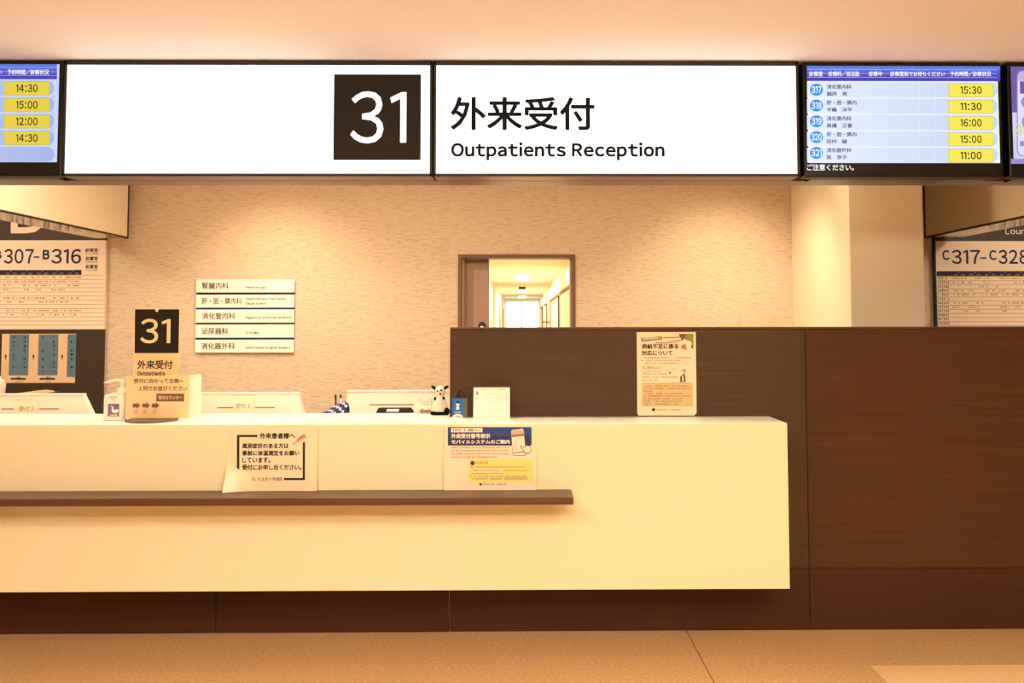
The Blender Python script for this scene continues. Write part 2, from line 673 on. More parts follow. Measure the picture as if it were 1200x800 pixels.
ZT = 1.040
ZU = .289
CX1 = 1.221
ctr = thing('reception_counter', (-1.2, YF, 0), 'long cream reception counter with a brown bag shelf', 'counter')
b = MB()
b.box(-3.9, CX1, YF, YF + .03, ZU, ZT - .001, M_SOLID, .002)
b.box(CX1 - .03, CX1, YF + .03, YW - .001, ZU, ZT - .001, M_SOLID, .002)
b.box(-3.9, CX1 - .03, YF + .03, YW - .001, ZU, ZU + .02, M_SOLID)
b.build('front_panel', ctr)
b = MB()
pts = [(-3.9, YF + .002), (CX1 - .002, YF + .002), (CX1 - .002, YW - .001), (PX0 - .003, YW - .001), (PX0 - .003, 4.425), (-3.9, 4.425)]
b.prism(pts, ZT - .012, ZT, 'Z', M_TOP)
b.build('counter_top', ctr)
SHX = .2235
b = MB()
b.box(-3.9, SHX, 3.775, YF, .7085, .742, M_SHELF, .003)
b.build('bag_shelf', ctr)
for xa, xb in ((-3.9, ctr_seams[0]), (ctr_seams[0], PX0)):
    b = MB()
    b.box(xa + G, xb - G, YW, YW + .03, .0, ZU + .03, M_WOODR, .0015)
    b.build('plinth_panel', ctr)
b = MB()
b.box(-3.9, PX0 - .01, YW + .03, YW + .06, 0, ZT - .02, M_DARKTRIM)
b.box(-3.9, PX0 - .01, 4.40, 4.425, .6, ZT - .012, M_WHITE)
b.build('rear_panel', ctr)
sv_ = thing('staff_shelf', (-1.8, 4.53, .995), 'narrow shelf on the staff side just below the counter top', 'shelf')
b = MB()
b.box(-3.9, PX0 - .01, 4.428, 4.62, .975, .995, M_WHITE, .002)
b.build('shelf_board', sv_)
for xx in (-3.5, -2.4, -1.3, -.5):
    b = MB()
    b.prism([(4.43, .974), (4.60, .974), (4.43, .86)], xx, xx + .02, 'X', M_WHITE)
    b.build('bracket', sv_)
dk = thing('staff_desk', (-1.8, 4.9, 0), 'plain desk on the staff side hidden behind the cream counter', 'desk')
b = MB()
b.box(-3.9, -.4, 4.64, 5.30, .715, .74, M_WHITE, .003)
b.build('desk_top', dk)
for xx in (-3.85, -2.2, -.45):
    b = MB()
    b.box(xx, xx + .03, 4.68, 5.26, 0, .715, M_WHITE)
    b.build('leg', dk)

# ------------------------------------------------------------------ the lit ceiling signs
ZS0, ZS1 = 2.186, 2.731
sx_mid = at(507.3, 140, YF)[0]
SXL, SXR = -2.137, 1.301


def lightbox(label, xa, xb):
    t = thing('illuminated_sign', ((xa + xb) / 2, YF, ZS0), label, 'sign', 'lit reception sign boxes')
    b = MB()
    fr = .021
    b.box(xa, xb, YF, YF + .02, ZS1 - fr, ZS1, M_BRONZE, .002)
    b.box(xa, xb, YF, YF + .02, ZS0, ZS0 + fr * .6, M_BRONZE, .002)
    b.box(xa, xa + .012, YF, YF + .02, ZS0, ZS1, M_BRONZE, .002)
    b.box(xb - .012, xb, YF, YF + .02, ZS0, ZS1, M_BRONZE, .002)
    b.build('frame', t)
    b = MB()
    b.box(xa + .002, xb - .002, YF + .02, 4.088, ZS0 + .001, ZS1 - .002, M_METAL)
    b.build('box_body', t)
    b = MB()
    b.box(xa + .010, xb - .010, YF + .006, YF + .019, ZS0 + .011, ZS1 - .019, M_LIT)
    b.build('lit_face', t)
    return t


s1 = lightbox('left half of the lit ceiling sign, white with black 31 square', SXL, sx_mid - .003)
sh = Sheet((0, YF + .0055, 0))
b = MB()
sh.rect(b, 391.5, 87, 493, 187.5, M_PLATE, 1)
b.build('number_plate', s1)
b = MB()
sh.text(b, '31', 411, 107, 476, 168, M_LIT, 2, .004)
b.build('lettering', s1)
s2 = lightbox('right half of the lit ceiling sign, reading Outpatients Reception', sx_mid + .003, SXR)
b = MB()
sh.text(b, '外来受付', 528, 113.5, 697, 152.5, M_LITINK, 1, .022)
b.build('lettering', s2)
b = MB()
sh.text(b, 'Outpatients Reception', 528.5, 166.5, 779, 188, M_LITINK, 1, .042)
b.build('lettering', s2)

# ------------------------------------------------------------------ display monitors
E_ = lambda n, c, s=1.0: mat('screen ' + n, c, .3, emit=s)
S_HEAD = [E_('head%d' % i, c) for i, c in enumerate(((84, 120, 226), (70, 84, 214), (62, 62, 196), (58, 52, 184)))]
S_BG = E_('bg', (232, 240, 254))
S_ROW = [E_('row%d' % i, (222 - 2.2 * i, 236 - 2.1 * i, 254 - .7 * i)) for i in range(12)]
S_ROWD = [E_('rowd%d' % i, (194 - 3 * i, 212 - 3 * i, 248 - 1.3 * i)) for i in range(12)]
S_BGD = E_('bgd', (196, 214, 250))
S_YEL = E_('yellow', (247, 232, 84))
S_YELD = E_('yellow deep', (228, 206, 66))
S_YELE = E_('yellow edge', (196, 176, 96))
S_WHITE = E_('white', (252, 252, 255))
S_BLUE = E_('blue', (22, 150, 236))
S_TXT = E_('text', (54, 58, 130))
S_BLK = E_('black', (24, 18, 16))
S_PUR = E_('purple', (104, 84, 164))
S_PUR2 = E_('purple soft', (196, 180, 226))
S_LAV = E_('lavender', (206, 206, 246))
S_LAV2 = E_('lavender deep', (150, 136, 210))
S_PHN = E_('phone', (222, 222, 250))
S_SPK = E_('spark', (226, 218, 150))
S_GLASS = mat('screen glass', (8, 8, 10), .15)


def tv(label, xa, xb, ytop, ybot):
    """body with bezel; pixel edges of the front"""
    wa, z1 = at(xa, ytop, YF)
    wb, z0 = at(xb, ybot, YF)
    z1 = min(z1, ZC - .004)
    t = thing('display_monitor', ((wa + wb) / 2, YF, z0), label, 'monitor', 'waiting list monitors beside the sign')
    b = MB()
    b.box(wa, wb, YF, YF + .06, z0, z1, M_BLACK, .006)
    b.box(wa + .012, wb - .012, YF + .004, YF + .05, z0 - .004, z0 + .01, M_BRONZE)
    b.build('body', t)
    b = MB()
    b.box(wa + .05, wb - .05, YF + .06, 4.089, z0 - .004, z1 - .04, M_BLACK)
    b.build('wall_bracket', t)
    return t


def rows(sh, t, x0, x1, y_head0, y_head1, y_end, n, bx0, bx1, times, dark, off=0):
    b = MB()
    bg, rw = (S_BGD, S_ROWD) if dark else (S_BG, S_ROW)
    sh.rect(b, x0, y_head0, x1, y_end, bg, 1)
    hh = (y_head1 - y_head0) / 4
    for k in range(4):
        sh.rect(b, x0, y_head0 + k * hh, x1, y_head0 + (k + 1) * hh, S_HEAD[k], 2)
    step = (y_end - y_head1) / 5
    for k in range(5):
        ya = y_head1 + k * step
        for q in range(12):
            xq = x0 + (x1 - x0) * q / 12
            xr = x0 + (x1 - x0) * (q + 1) / 12
            if q == 11:
                sh.rrect(b, xq, ya + 1.6, x1 - 3, ya + step - .6, step * .43, rw[11], 2, 'ab')
            else:
                sh.rect(b, xq, ya + 1.6, xr, ya + step - .6, rw[q], 2)
    b.build('screen', t)
    for k, s in enumerate(times):
        ya = y_head1 + k * step
        b = MB()
        sh.rrect(b, bx0 - .4, ya + 2.8, bx1 + .4, ya + step - .4, 1.2, S_YELE, 3)
        sh.rrect(b, bx0, ya + 3.2, bx1, ya + step - 1.0, 1, S_YELD if dark else S_YEL, 4)
        cx = (bx0 + bx1) / 2
        sh.text(b, s, cx - 12.6, ya + 6.0, cx + 12.6, ya + step - 4.2, S_BLK, 5, .024)
        b.build('time_badge', t)
    return step


shs = Sheet((0, YF - .0004, 0))
tr = tv('waiting list monitor right of the lit sign, rows 317 to 321 with yellow times', 940, 1176.5, 73, 207)
rows(shs, tr, 945.5, 1172, 77.3, 95.3, 191, 5, 1111.5, 1163.5, ['15:30', '11:30', '16:00', '15:00', '11:00'], False)
b = MB()
for s, xa, xb in (('診察室', 948, 964), ('診療科／担当医', 970.5, 1007), ('診察中', 1018, 1033.5),
                  ('診察室前でお待ちください', 1043, 1107), ('予約時間／診察状況', 1113, 1161)):
    shs.text(b, s, xa, 83.6, xb, 89.6, S_WHITE, 4, .02)
b.build('header_text', tr)
for k, (d_, n_) in enumerate((('消化管内科', '鍋西　亮'), ('肝・胆・膵内', '平嶋　洋平'), ('消化管内科', '高橋　正喜'),
                              ('肝・胆・膵内', '田村　諭'), ('消化器外科', '阪　奈子'))):
    ya = 95.3 + k * 19.14 - k * .6
    b = MB()
    shs.text(b, d_, 968.5, ya + 3.8, 968.5 + (29 if len(d_) == 5 else 35), ya + 9.2, S_TXT, 4, .024)
    shs.text(b, n_, 968.5, ya + 12.2, 968.5 + 6 * len(n_), ya + 17.4, S_TXT, 4, .024)
    b.build('row_text', tr)
for k in range(5):
    b = MB()
    cy = 105.2 + 18.5 * k
    shs.ell(b, 956.6, cy, 7.8, 7.1, S_BLUE, 3)
    shs.text(b, str(317 + k), 950.8, cy - 4, 962.6, cy + 4, S_WHITE, 4, .02)
    b.build('room_number', tr)
b = MB()
shs.text(b, 'ご注意ください。', 945.5, 192.3, 1000.5, 199.8, S_WHITE, 1, .02)
b.build('ticker_text', tr)

tl = tv('waiting list monitor at the left frame edge with four yellow times', -164, 71.5, 70.5, 205.5)
rows(shs, tl, -158, 66.8, 75, 93, 190, 4, 5.5, 58.3, ['14:30', '15:00', '12:00', '14:30'], True)
b = MB()
shs.text(b, '予約時間／診察状況', 9, 81.4, 57.5, 87.8, S_WHITE, 4, .02)
shs.text(b, '診察室前でお待ちください', -63, 81.4, 2.5, 87.8, S_WHITE, 4, .02)
b.build('header_text', tl)

t3 = tv('display monitor cut by the right frame edge, showing a phone illustration', 1179.5, 1416, 73, 207.5)
b = MB()
shs.rect(b, 1184.5, 78, 1411, 192, S_LAV, 1)
shs.rect(b, 1184.5, 78, 1411, 132, S_PUR, 2)
shs.rect(b, 1184.5, 186, 1411, 192, S_LAV2, 2)
b.build('screen', t3)
b = MB()
shs.rrect(b, 1191.2, 82.4, 1251, 183, 7, S_LAV2, 3)
shs.rrect(b, 1192.4, 83.6, 1250, 182, 6, S_PHN, 4)
shs.rrect(b, 1192.4, 83.6, 1250, 95, 6, S_PUR2, 5, 'ad')
shs.rect(b, 1194.4, 95.5, 1248, 110, S_PUR, 5)
shs.ell(b, 1203, 120, 7, 7, S_LAV2, 5)
shs.ell(b, 1205, 143, 8, 9, S_LAV2, 5)
shs.rect(b, 1194.6, 165.5, 1246, 171.5, S_LAV2, 5)
for px_, py_, qx, qy in ((1197.5, 151, 1191.5, 145), (1197, 152.5, 1188.5, 152.5), (1197.5, 154, 1191.5, 159.5)):
    shs.line(b, [(px_, py_), (qx, qy)], 2.6, S_SPK, 6)
b.build('phone_illustration', t3)

# ------------------------------------------------------------------ boards on the back wall
M_BOARD = mat('board cream', (246, 222, 194), .6, spec=.3)
M_BROWNB = mat('board brown', (58, 40, 24), .55)
M_MAPW = mat('map paper', (236, 196, 150), .6)
M_MAPB = mat('map blue', (92, 120, 136), .6)
M_MAPI = mat('map ink', (60, 70, 74), .7)
YM = YB - .03
sb = Sheet((0, YM, 0))


def board(label, xa, xb, z0, z1, edge):
    t = thing('guide_board', ((xa + xb) / 2, YM, z0), label, 'notice board', 'lounge guide boards')
    b = MB()
    b.box(xa, xb, YM, YB - .001, z0, z1, M_BROWNB, .002)
    b.build('back_panel', t)
    return t


bxr = at(122.8, 330, YM)[0]
bB = board('tall brown and cream guide board for rooms 307 to 316 at left', bxr - 1.75, bxr, .3, 2.56, 0)
b = MB()
za, zb = at(60, 386, YM)[1], at(60, 281.5, YM)[1]
b.box(bxr - 1.75, bxr + .002, YM - .004, YB - .001, za, zb, M_BOARD, .001)
b.build('schedule_panel', bB)
b = MB()
SB = Sheet((0, YM - .0045, 0))
sb2 = Sheet((0, YM - .0005, 0))
sb2.text(b, 'B', 14, 223, 50, 273.3, M_BOARD, 1, .02)
sb2.text(b, 'Lounge', 65.5, 258.5, 103, 273.5, M_PAPER, 1, .01)
b.build('lounge_name', bB)
b = MB()
SB.text(b, '307', 5, 291.6, 39.5, 308.8, M_NAVY, 1, .016)
SB.text(b, 'B', -10, 293, 2, 303.6, M_NAVY, 1, .05)
SB.rect(b, 39.6, 300.2, 46, 302, M_NAVY, 1)
SB.text(b, 'B', 50.2, 292.6, 58, 303.8, M_NAVY, 1, .05)
SB.text(b, '316', 60.5, 291.6, 95, 308.8, M_NAVY, 1, .016)
for k, (s, e_) in enumerate((('診察室', 'Consulting'), ('処置室', 'Treatment'), ('処置室', 'Treatment'))):
    y_ = 290.8 + 9.6 * k
    SB.text(b, s, 100.3, y_, 114.6, y_ + 4.6, M_INK, 1, .02)
    SB.text(b, e_, 100.3, y_ + 5.6, 114.6, y_ + 7.2, M_BROWNP, 1, .02)
b.build('lettering', bB)


def timetable(SB, t, x0, x1, xe, yh0, yh1, row0, step, nrow, cols, rowdata, seed, lead):
    b = MB()
    SB.rect(b, x0, yh0, x1, (yh0 + yh1) / 2 + .4, M_NAVY, 1)
    SB.rect(b, x0, (yh0 + yh1) / 2 + .4, x1, yh1, M_DARKTRIM, 1)
    for cx in cols:
        SB.marks(b, cx - 1, cx + 1.6, yh0 + 1.6, 1.5, M_GREYP, 2, seed, 1.4, 0)
        SB.marks(b, cx - 6, cx - 1.5, yh1 - 1.5, 1.6, M_LINE, 2, seed, 1.5, 0)
        SB.marks(b, cx + 2.4, cx + 7, yh1 - 1.5, 1.6, M_LINE, 2, seed, 1.5, 0)
    for k in range(nrow + 2):
        y_ = row0 + k * step - step / 2
        SB.rect(b, x0, y_, xe, y_ + .35, M_LINE, 1)
    r = random.Random(seed)
    for k in range(nrow):
        y_ = row0 + k * step
        if lead:
            SB.marks(b, lead[0], lead[1], y_, 2.0, M_INK, 2, seed + k, 2.3, .05)
        for (xa, xb) in rowdata[k] if k < len(rowdata) else []:
            SB.marks(b, xa, xb, y_, 1.5, M_BROWNP, 2, seed * 7 + k, 2.1, .3)
    b.build('timetable_print', t)


ROWS_B = [[(4, 20), (24, 95)], [(4, 20), (21, 93)], [(4, 12), (27, 35), (41, 67), (79, 95)], [(4, 12), (28, 36), (42, 49), (60, 77)], [],
          [(4, 20), (22, 96)], [(8, 16), (22, 31), (45, 86)], [], [(8, 16), (26, 34), (39, 76), (81, 95)], [(8, 16), (26, 33), (44, 52), (59, 77), (82, 90)]]
timetable(SB, bB, -60, 95.4, 122, 316.4, 321.9, 324.8, 4.86, 12, [13, 31.3, 49.6, 67.8, 86], ROWS_B, 3, (-8, 2))
b = MB()
mz0, mz1 = at(40, 448.5, YM)[1], at(40, 391, YM)[1]
mx0, mx1 = at(2, 420, YM)[0], at(88.6, 420, YM)[0]
b.box(mx0, mx1, YM - .004, YM, mz0, mz1, M_MAPW, .001)
mp_ = b.build('floor_plan_panel', bB)
b = MB()
for xa, xb, ye in ((11.5, 33, 439.5), (45.6, 67.4, 439.5), (79.4, 88.4, 441.5)):
    SB.rect(b, xa, 391.6, xb, ye, M_MAPB, 1)
    r = random.Random(int(xa))
    for side in (xa + 3, xb - 6):
        for k in range(9):
            y_ = 394 + k * 5
            if r.random() > .25 and side > xa:
                SB.rect(b, side + r.random(), y_, side + 2.4 + r.random(), y_ + r.uniform(1.5, 3.4), M_MAPI, 2)
for xa in (6.5, 39, 72.6):
    SB.rect(b, xa - .6, 415.4, xa + 1.2, 419.4, M_BROWNB, 1)
    SB.rect(b, xa - 1, 420.2, xa + 1.4, 421, M_BROWNP, 1)
SB.text(b, '30', 19.6, 441, 24.6, 444, M_INK, 1, .02)
SB.text(b, '31', 53.5, 441, 58.6, 444, M_INK, 1, .02)
for xa in (12.5, 46.5):
    SB.rect(b, xa, 442.6, xa + 18, 444.8, M_MAPI, 1)
    SB.marks(b, xa + 7, xa + 14.5, 447, 1.2, M_BROWNP, 1, 5, 1.4)
b.build('floor_plan_print', mp_)

bxl = at(1097, 330, YM)[0]
bC = board('brown and cream guide board for rooms 317 to 328 at right', bxl, bxl + 1.75, .3, 2.56, 0)
b = MB()
b.box(bxl - .012, bxl, YM - .006, YB - .001, .3, 2.56, M_DARKTRIM)
b.build('edge_trim', bC)
b = MB()
za, zb = at(1150, 420, YM)[1], at(1150, 282.5, YM)[1]
b.box(bxl, bxl + 1.75, YM - .004, YM, za, zb, M_BOARD, .001)
b.build('schedule_panel', bC)
b = MB()
sb2.text(b, 'Lounge', 1178, 267.4, 1215, 276.5, M_BOARD, 1, .012)
sb2.text(b, 'C', 1196, 225, 1230, 263, M_BOARD, 1, .02)
b.build('lounge_name', bC)
b = MB()
SB.text(b, 'C', 1104, 293, 1112.6, 304.6, M_NAVY, 1, .03)
SB.text(b, '317', 1115, 292.6, 1148.8, 309.2, M_NAVY, 1, .016)
SB.rect(b, 1149, 301.4, 1155.8, 303.2, M_NAVY, 1)
SB.text(b, 'C', 1159, 293, 1168, 304.6, M_NAVY, 1, .03)
SB.text(b, '328', 1170, 292.6, 1205, 309.2, M_NAVY, 1, .016)
b.build('lettering', bC)
ROWS_C = [[(1116, 1132), (1142, 1160), (1170, 1210)], [(1116, 1142), (1152, 1160), (1188, 1200)], [(1145, 1170)], [(1116, 1142), (1152, 1180), (1188, 1200)],
          [(1117, 1170), (1175, 1200)], [], [(1117, 1134), (1144, 1152), (1175, 1206)], [(1116, 1125), (1135, 1153), (1172, 1197)],
          [(1127, 1136), (1142, 1148), (1172, 1180)], [], []]
timetable(SB, bC, 1097.6, 1330, 1330, 317.6, 323.2, 326, 4.8, 12, [1124, 1142, 1160, 1178, 1196], ROWS_C, 11, (1099, 1114))

# directory of departments: five white strips on a dark backing
t = thing('department_sign', (at(287, 413, YB)[0], YB, at(287, 413, YB)[1]), 'white five-strip department directory on the back wall left of the doorway', 'sign')
YD = YB - .022
xa, z1 = at(229.8, 327, YD)
xb, z0 = at(344.2, 413.2, YD)
b = MB()
b.box(xa + .002, xb - .002, YD + .006, YB, z0 + .002, z1 - .002, M_NAVY)
b.build('backing', t)
SDp = Sheet((0, YD - .0003, 0))
M_STRIP = mat('directory white', (252, 240, 220), .5)
dep = [('腎臓内科', 237, 268, ['Nephrology'], [312]), ('肝・胆・膵内科', 236.5, 283.5, ['Hepatobiliary Pancreatic', 'Department'], [336, 312]),
       ('消化管内科', 236.7, 275.6, ['Digestive Internal Medicine'], [341.5]), ('泌尿器科', 236.2, 267.3, ['Urology'], [303.5]),
       ('消化器外科', 235.8, 275, ['Gastroenterological Surgery'], [340.5])]
ys = [(327, 342.7), (344.9, 360.5), (362.3, 378.1), (379.9, 395.7), (397.7, 413.2)]
for (s, x0, x1, en, xe), (ya, yb) in zip(dep, ys):
    b = MB()
    b.box(xa, xb, YD, YD + .008, at(287, yb - .25, YD)[1], at(287, ya + .25, YD)[1], M_STRIP, .001)
    st = b.build('strip', t)
    b = MB()
    yc = (ya + yb) / 2
    SDp.text(b, s, x0, yc - 3.9, x1, yc + 3.7, M_INK, 1, .012)
    if len(en) == 1:
        SDp.text(b, en[0], 288, yc + .2, xe[0], yc + 3.6, M_INK, 1, .03)
    else:
        SDp.text(b, en[0], 288, yc - 4.4, xe[0], yc - .6, M_INK, 1, .03)
        SDp.text(b, en[1], 288, yc + 1.2, xe[1], yc + 4.8, M_INK, 1, .03)
    b.build('lettering', st)

# ------------------------------------------------------------------ things on the counter
M_CLEAR = mat('cream acrylic', (246, 214, 160), .3)

# standing sign 31 on a round base
YS31 = 4.17
cx31, _ = at(180, 493, YS31)
t = thing('standing_sign', (cx31, YS31, ZT), 'standing sign with a dark 31 square on a round brown base', 'sign')
b = MB()
bcx, bcy = on_z(178, 492.9, ZT)
b.lathe(bcx, bcy, [(.117, ZT), (.120, ZT + .003), (.119, ZT + .006), (.114, ZT + .008)], mat('brown base', (98, 66, 44), .4), 40, 1.0, .95)
b.build('base', t)
S31 = Sheet((0, YS31 + .01, 0))
b = MB()
xa, z1 = at(157.2, 362, YS31 + .01)
xb = at(210.6, 362, YS31 + .01)[0]
b.box(xa, xb, YS31 + .0105, YS31 + .016, ZT + .006, z1, M_CLEAR, .001)
b.build('board', t)
b = MB()
S31.poly(b, [(157.8, 413.6), (209.4, 413.6), (210.2, 362.2), (158.2, 362.2)], M_PLATE, 1)
b.build('number_plate', t)
b = MB()
S31.text(b, '31', 165, 373.3, 199.6, 402.2, mat('cream letter', (250, 222, 160), .6), 2, .01)
b.build('lettering', t)
b = MB()
S31.text(b, '外来受付', 161, 422, 202.3, 432.2, M_INK, 1, .024)
S31.text(b, 'Outpatients', 161, 434.8, 193.4, 441.5, M_INK, 1, .036)
b.build('lettering', t)
b = MB()
cz = at(183, 362.8, YS31)[1]
ccx = at(183, 362, YS31)[0]
b.prism([(ccx - .008, cz + .006), (ccx + .008, cz + .006), (ccx + .005, cz - .010), (ccx - .005, cz - .010)], YS31 + .006, YS31 + .02, 'Y', M_WHITE, .001)
b.build('clip', t)

# notice in front of it: acrylic panel with an angled white wing
YN = 4.135
t = thing('queue_notice', (at(185, 492, YN)[0], YN, ZT), 'cream queue notice panel with three arrows in front of the standing sign', 'notice')
b = MB()
xa, z1 = at(148, 440, YN)
xb = at(222, 440, YN)[0]
zb0 = ZT + .0085
b.box(xa, xb, YN, YN + .004, zb0, z1, M_CLEAR, .001)
b.build('panel', t)
b = MB()
SN = Sheet((0, YN - .0003, 0))
SN.text(b, '受付に向かって左側へ', 157, 443.5, 215.4, 448.8, M_INK, 1, .02)
SN.text(b, '１列でお並びください', 163, 452, 219.4, 457.8, M_INK, 1, .02)
SN.rect(b, 183.4, 461, 215.8, 470.2, M_BROWNP, 1)
SN.text(b, '受付カウンター', 185.8, 463.4, 213.6, 467.8, M_CLEAR, 2, .02)
for k, d_ in enumerate('③②①'):
    x_ = 155.6 + 11.2 * k
    SN.poly(b, [(x_, 472.6), (x_, 477.2), (x_ + 4.8, 477.2), (x_ + 4.8, 479), (x_ + 9, 474.9), (x_ + 4.8, 471), (x_ + 4.8, 472.6)], M_BROWNP, 1)
    SN.text(b, d_, x_ + 1.0, 479.8, x_ + 5.4, 484.4, M_GREYP, 1, 0)
b.build('lettering', t)
t = thing('blank_card', (at(228, 490, 4.24)[0], 4.24, ZT), 'blank white card folded upright right of the queue notice', 'card')
b = MB()
xa, z1 = at(221, 439.4, 4.23)
xb = at(235.6, 439.4, 4.26)[0]
b.prism([(xa, 4.235), (xb, 4.262), (xb, 4.266), (xa + .002, 4.34), (xa - .002, 4.34), (xb - .005, 4.266), (xa, 4.239)], ZT, z1, 'Z', M_WHITE)
b.build('card_sheet', t)

# sanitiser bottle
SCX, SCY = on_z(135, 492, ZT)
k = SCY / 1000
t = thing('sanitizer_bottle', (SCX, SCY, ZT), 'white pump bottle of hand sanitizer with a purple label', 'bottle')
b = MB()
zt = at(135, 461, SCY)[1]
H = zt - ZT
b.lathe(SCX, SCY, [(.92, ZT), (1, ZT + .006), (1, ZT + H * .80), (.97, ZT + H * .90), (.86, ZT + H * .97), (.5, zt), (.30, zt + .004)],
        M_WHITE, 32, .0485, .03, 4.5)
b.build('body', t)
pxc = at(142.6, 455, SCY)[0]
b = MB()
b.lathe(pxc, SCY, [(.021, zt - .002), (.022, zt + .004), (.022, zt + .020), (.018, zt + .026), (.009, zt + .03), (.008, zt + .05), (.012, zt + .052), (.013, zt + .064), (.010, zt + .069)],
        M_WHITE, 24)
zz = zt + .061
b.tube([(pxc + .004, SCY, zz), (pxc - .03, SCY, zz + .004), (at(129, 442, SCY)[0], SCY, zz - .004), (at(122, 448.4, SCY)[0], SCY, at(122, 448.4, SCY)[1])],
       [.008, .007, .006, .004], M_WHITE, 12)
b.build('pump', t)
SL = Sheet((0, SCY - .0302, 0))
b = MB()
M_LAB = mat('label purple', (126, 100, 124), .6)
M_RED = mat('label red', (196, 60, 50), .6)
SL.rect(b, 126.6, 473, 139.6, 487.6, M_LAB, 1)
SL.poly(b, [(129.6, 474.6), (131.4, 477.6), (130.6, 480.4), (132, 483.2), (135.6, 484), (138.4, 482.8), (139, 479.2), (136.4, 479.6), (133.8, 480), (132.8, 478), (133.6, 475.8), (132, 476.2)][::-1], M_WHITE, 2)
SL.rect(b, 129, 485.6, 137.5, 486.6, M_PAPER2, 2)
SL.rect(b, 127, 484.9, 128.6, 486.3, M_RED, 2)
SL.marks(b, 128, 139, 465.4, 1.7, M_BROWNP, 1, 4, 1.9)
SL.marks(b, 130.5, 136, 468.3, 1.2, M_BROWNP, 1, 6, 1.6)
b.build('label', t)

# monitors seen from behind on the staff desk
M_CASE = mat('monitor case', (248, 226, 200), .4)


def screen_back(label, xl_t, xr_t, xl_b, xr_b, ytop, slot, note=None):
    Y = 4.74
    zt_ = at((xl_t + xr_t) / 2, ytop, Y)[1]
    a = at(xl_t, ytop, Y)[0]
    c = at(xr_t, ytop, Y)[0]
    zb_ = at(xl_b, 488, Y)[1]
    e = at(xl_b, 488, Y - .03)[0]
    f = at(xr_b, 488, Y - .03)[0]
    grow = .055                       # continues below the counter edge
    t = thing('desktop_monitor', ((a + c) / 2, Y, .74), label, 'monitor', 'monitors seen from behind over the counter')
    b = MB()
    q = .2
    sl = (e - a) / (zt_ - zb_) * .35
    # tapered rear shell: narrower along the top edge, vertical lower down
    prof = [(zt_, 0.0, 0.0), (zb_, 1.0, -.03), (zb_ - .12, 1.15, -.035), (zb_ - q, 1.15, 0.0)]
    rings = []
    for z_, g, dy in prof:
        l_ = a + (e - a) * g
        r_ = c + (f - c) * g
        rings.append([(l_, Y + dy, z_), (r_, Y + dy, z_), (r_, Y + .03, z_), (l_, Y + .03, z_)])
    b.loft(rings[::-1], M_CASE, smooth=False)
    b.build('casing', t)
    b = MB()
    b.box(a - .002, c + .002, Y - .004, Y + .034, zt_ - .004, zt_ + .005, M_WHITE, .002)
    b.build('top_rim', t)
    sv = Vector((0, -.03, zb_ - zt_)).normalized() * -1
    shm = Sheet((0, Y - .0006, zt_), (1, 0, 0), sv)
    b = MB()
    shm.rect(b, slot[0], slot[2] - .6, slot[1], slot[2] + .6, M_GREYP, 1)
    b.build('vent_slot', t)
    b = MB()
    mx = (a + c) / 2
    b.box(mx - .05, mx + .05, Y + .035, Y + .06, .75, zb_, M_BLACK, .004)
    b.box(mx - .12, mx + .12, Y - .02, Y + .16, .741, .752, M_BLACK, .004)
    b.build('stand', t)
    b = MB()
    b.box(a, c, Y + .03, Y + .034, zb_ - q + .01, zt_ - .01, M_BLACK)
    b.build('screen', t)
    if note:
        b = MB()
        x0, x1, y0, y1, s, tx0, tx1, ty0, ty1 = note
        shm.rect(b, x0, y0, x1, y1, M_PAPER2, 4)
        for (p, q_) in (((x0, y0), (x1, y0)), ((x1, y0), (x1, y1))):
            shm.line(b, [p, q_], .4, M_LINE, 5)
        shm.text(b, s, tx0, ty0, tx1, ty1, M_GREYP, 5, .006)
        b.build('paper_note', t)
    return t


screen_back('white monitor back at the left edge of the frame with a 2 note', -26, 97.5, -36, 106.5, 462.3, (2, 69, 479), (18, 45, 468.5, 487.2, '受付２', 23, 39.6, 476, 482))
screen_back('white monitor back right of the blank card, with a faint paper note', 229, 349.6, 221, 356, 461, (255, 322, 477.4), (275, 298.5, 463, 486, '受付１', 277, 293, 472.6, 478.4))
screen_back('white monitor back left of the wood partition, behind a black device', 407, 528, 405, 533, 458.4, (433, 500, 474))

# black device lying on the rear ledge
YBk = 4.50
xa, z1 = at(443, 478.4, YBk)
xb = at(480, 478.4, YBk)[0]
xc, z0 = at(440, 485, YBk - .05)
xd = at(483, 485, YBk - .05)[0]
t = thing('card_reader', ((xa + xb) / 2, YBk, .995), 'low black device with a white label in front of the third monitor', 'device')
b = MB()
rings = [[(xc, YBk - .06, .995), (xd, YBk - .06, .995), (xd, YBk + .06, .995), (xc, YBk + .06, .995)],
         [(xc, YBk - .06, z0), (xd, YBk - .06, z0), (xd, YBk + .06, z0), (xc, YBk + .06, z0)],
         [(xa, YBk, z1), (xb, YBk, z1), (xb, YBk + .05, z1), (xa, YBk + .05, z1)]]
b.loft(rings, mat('matt black', (10, 9, 9), .7, spec=.2), smooth=False)
b.build('body', t)
b = MB()
v_ = Vector((0, .06, z1 - z0))
SBk = Sheet((0, YBk - .06, z0), (1, 0, 0), v_)
SBk.rect(b, 453.6, 479.4, 467, 482.2, M_WHITE, 1)
b.build('label', t)

# striped pouch with pens on the rear ledge
YP = 4.52
M_STRA = mat('pouch navy', (44, 44, 92), .8)
M_STRB = mat('pouch pale', (206, 204, 220), .8)
xp0, xp1 = at(373.5, 480, YP)[0], at(408, 480, YP)[0]
t = thing('pencil_pouch', ((xp0 + xp1) / 2, YP, .995), 'navy and white striped pouch lying left of the third monitor', 'pouch')
b = MB()
N = 22
pf = [(0, .10), (.15, .42), (.35, .62), (.55, .78), (.75, .93), (.92, 1.0), (1, .9)]
zmx = at(400, 470, YP)[1]


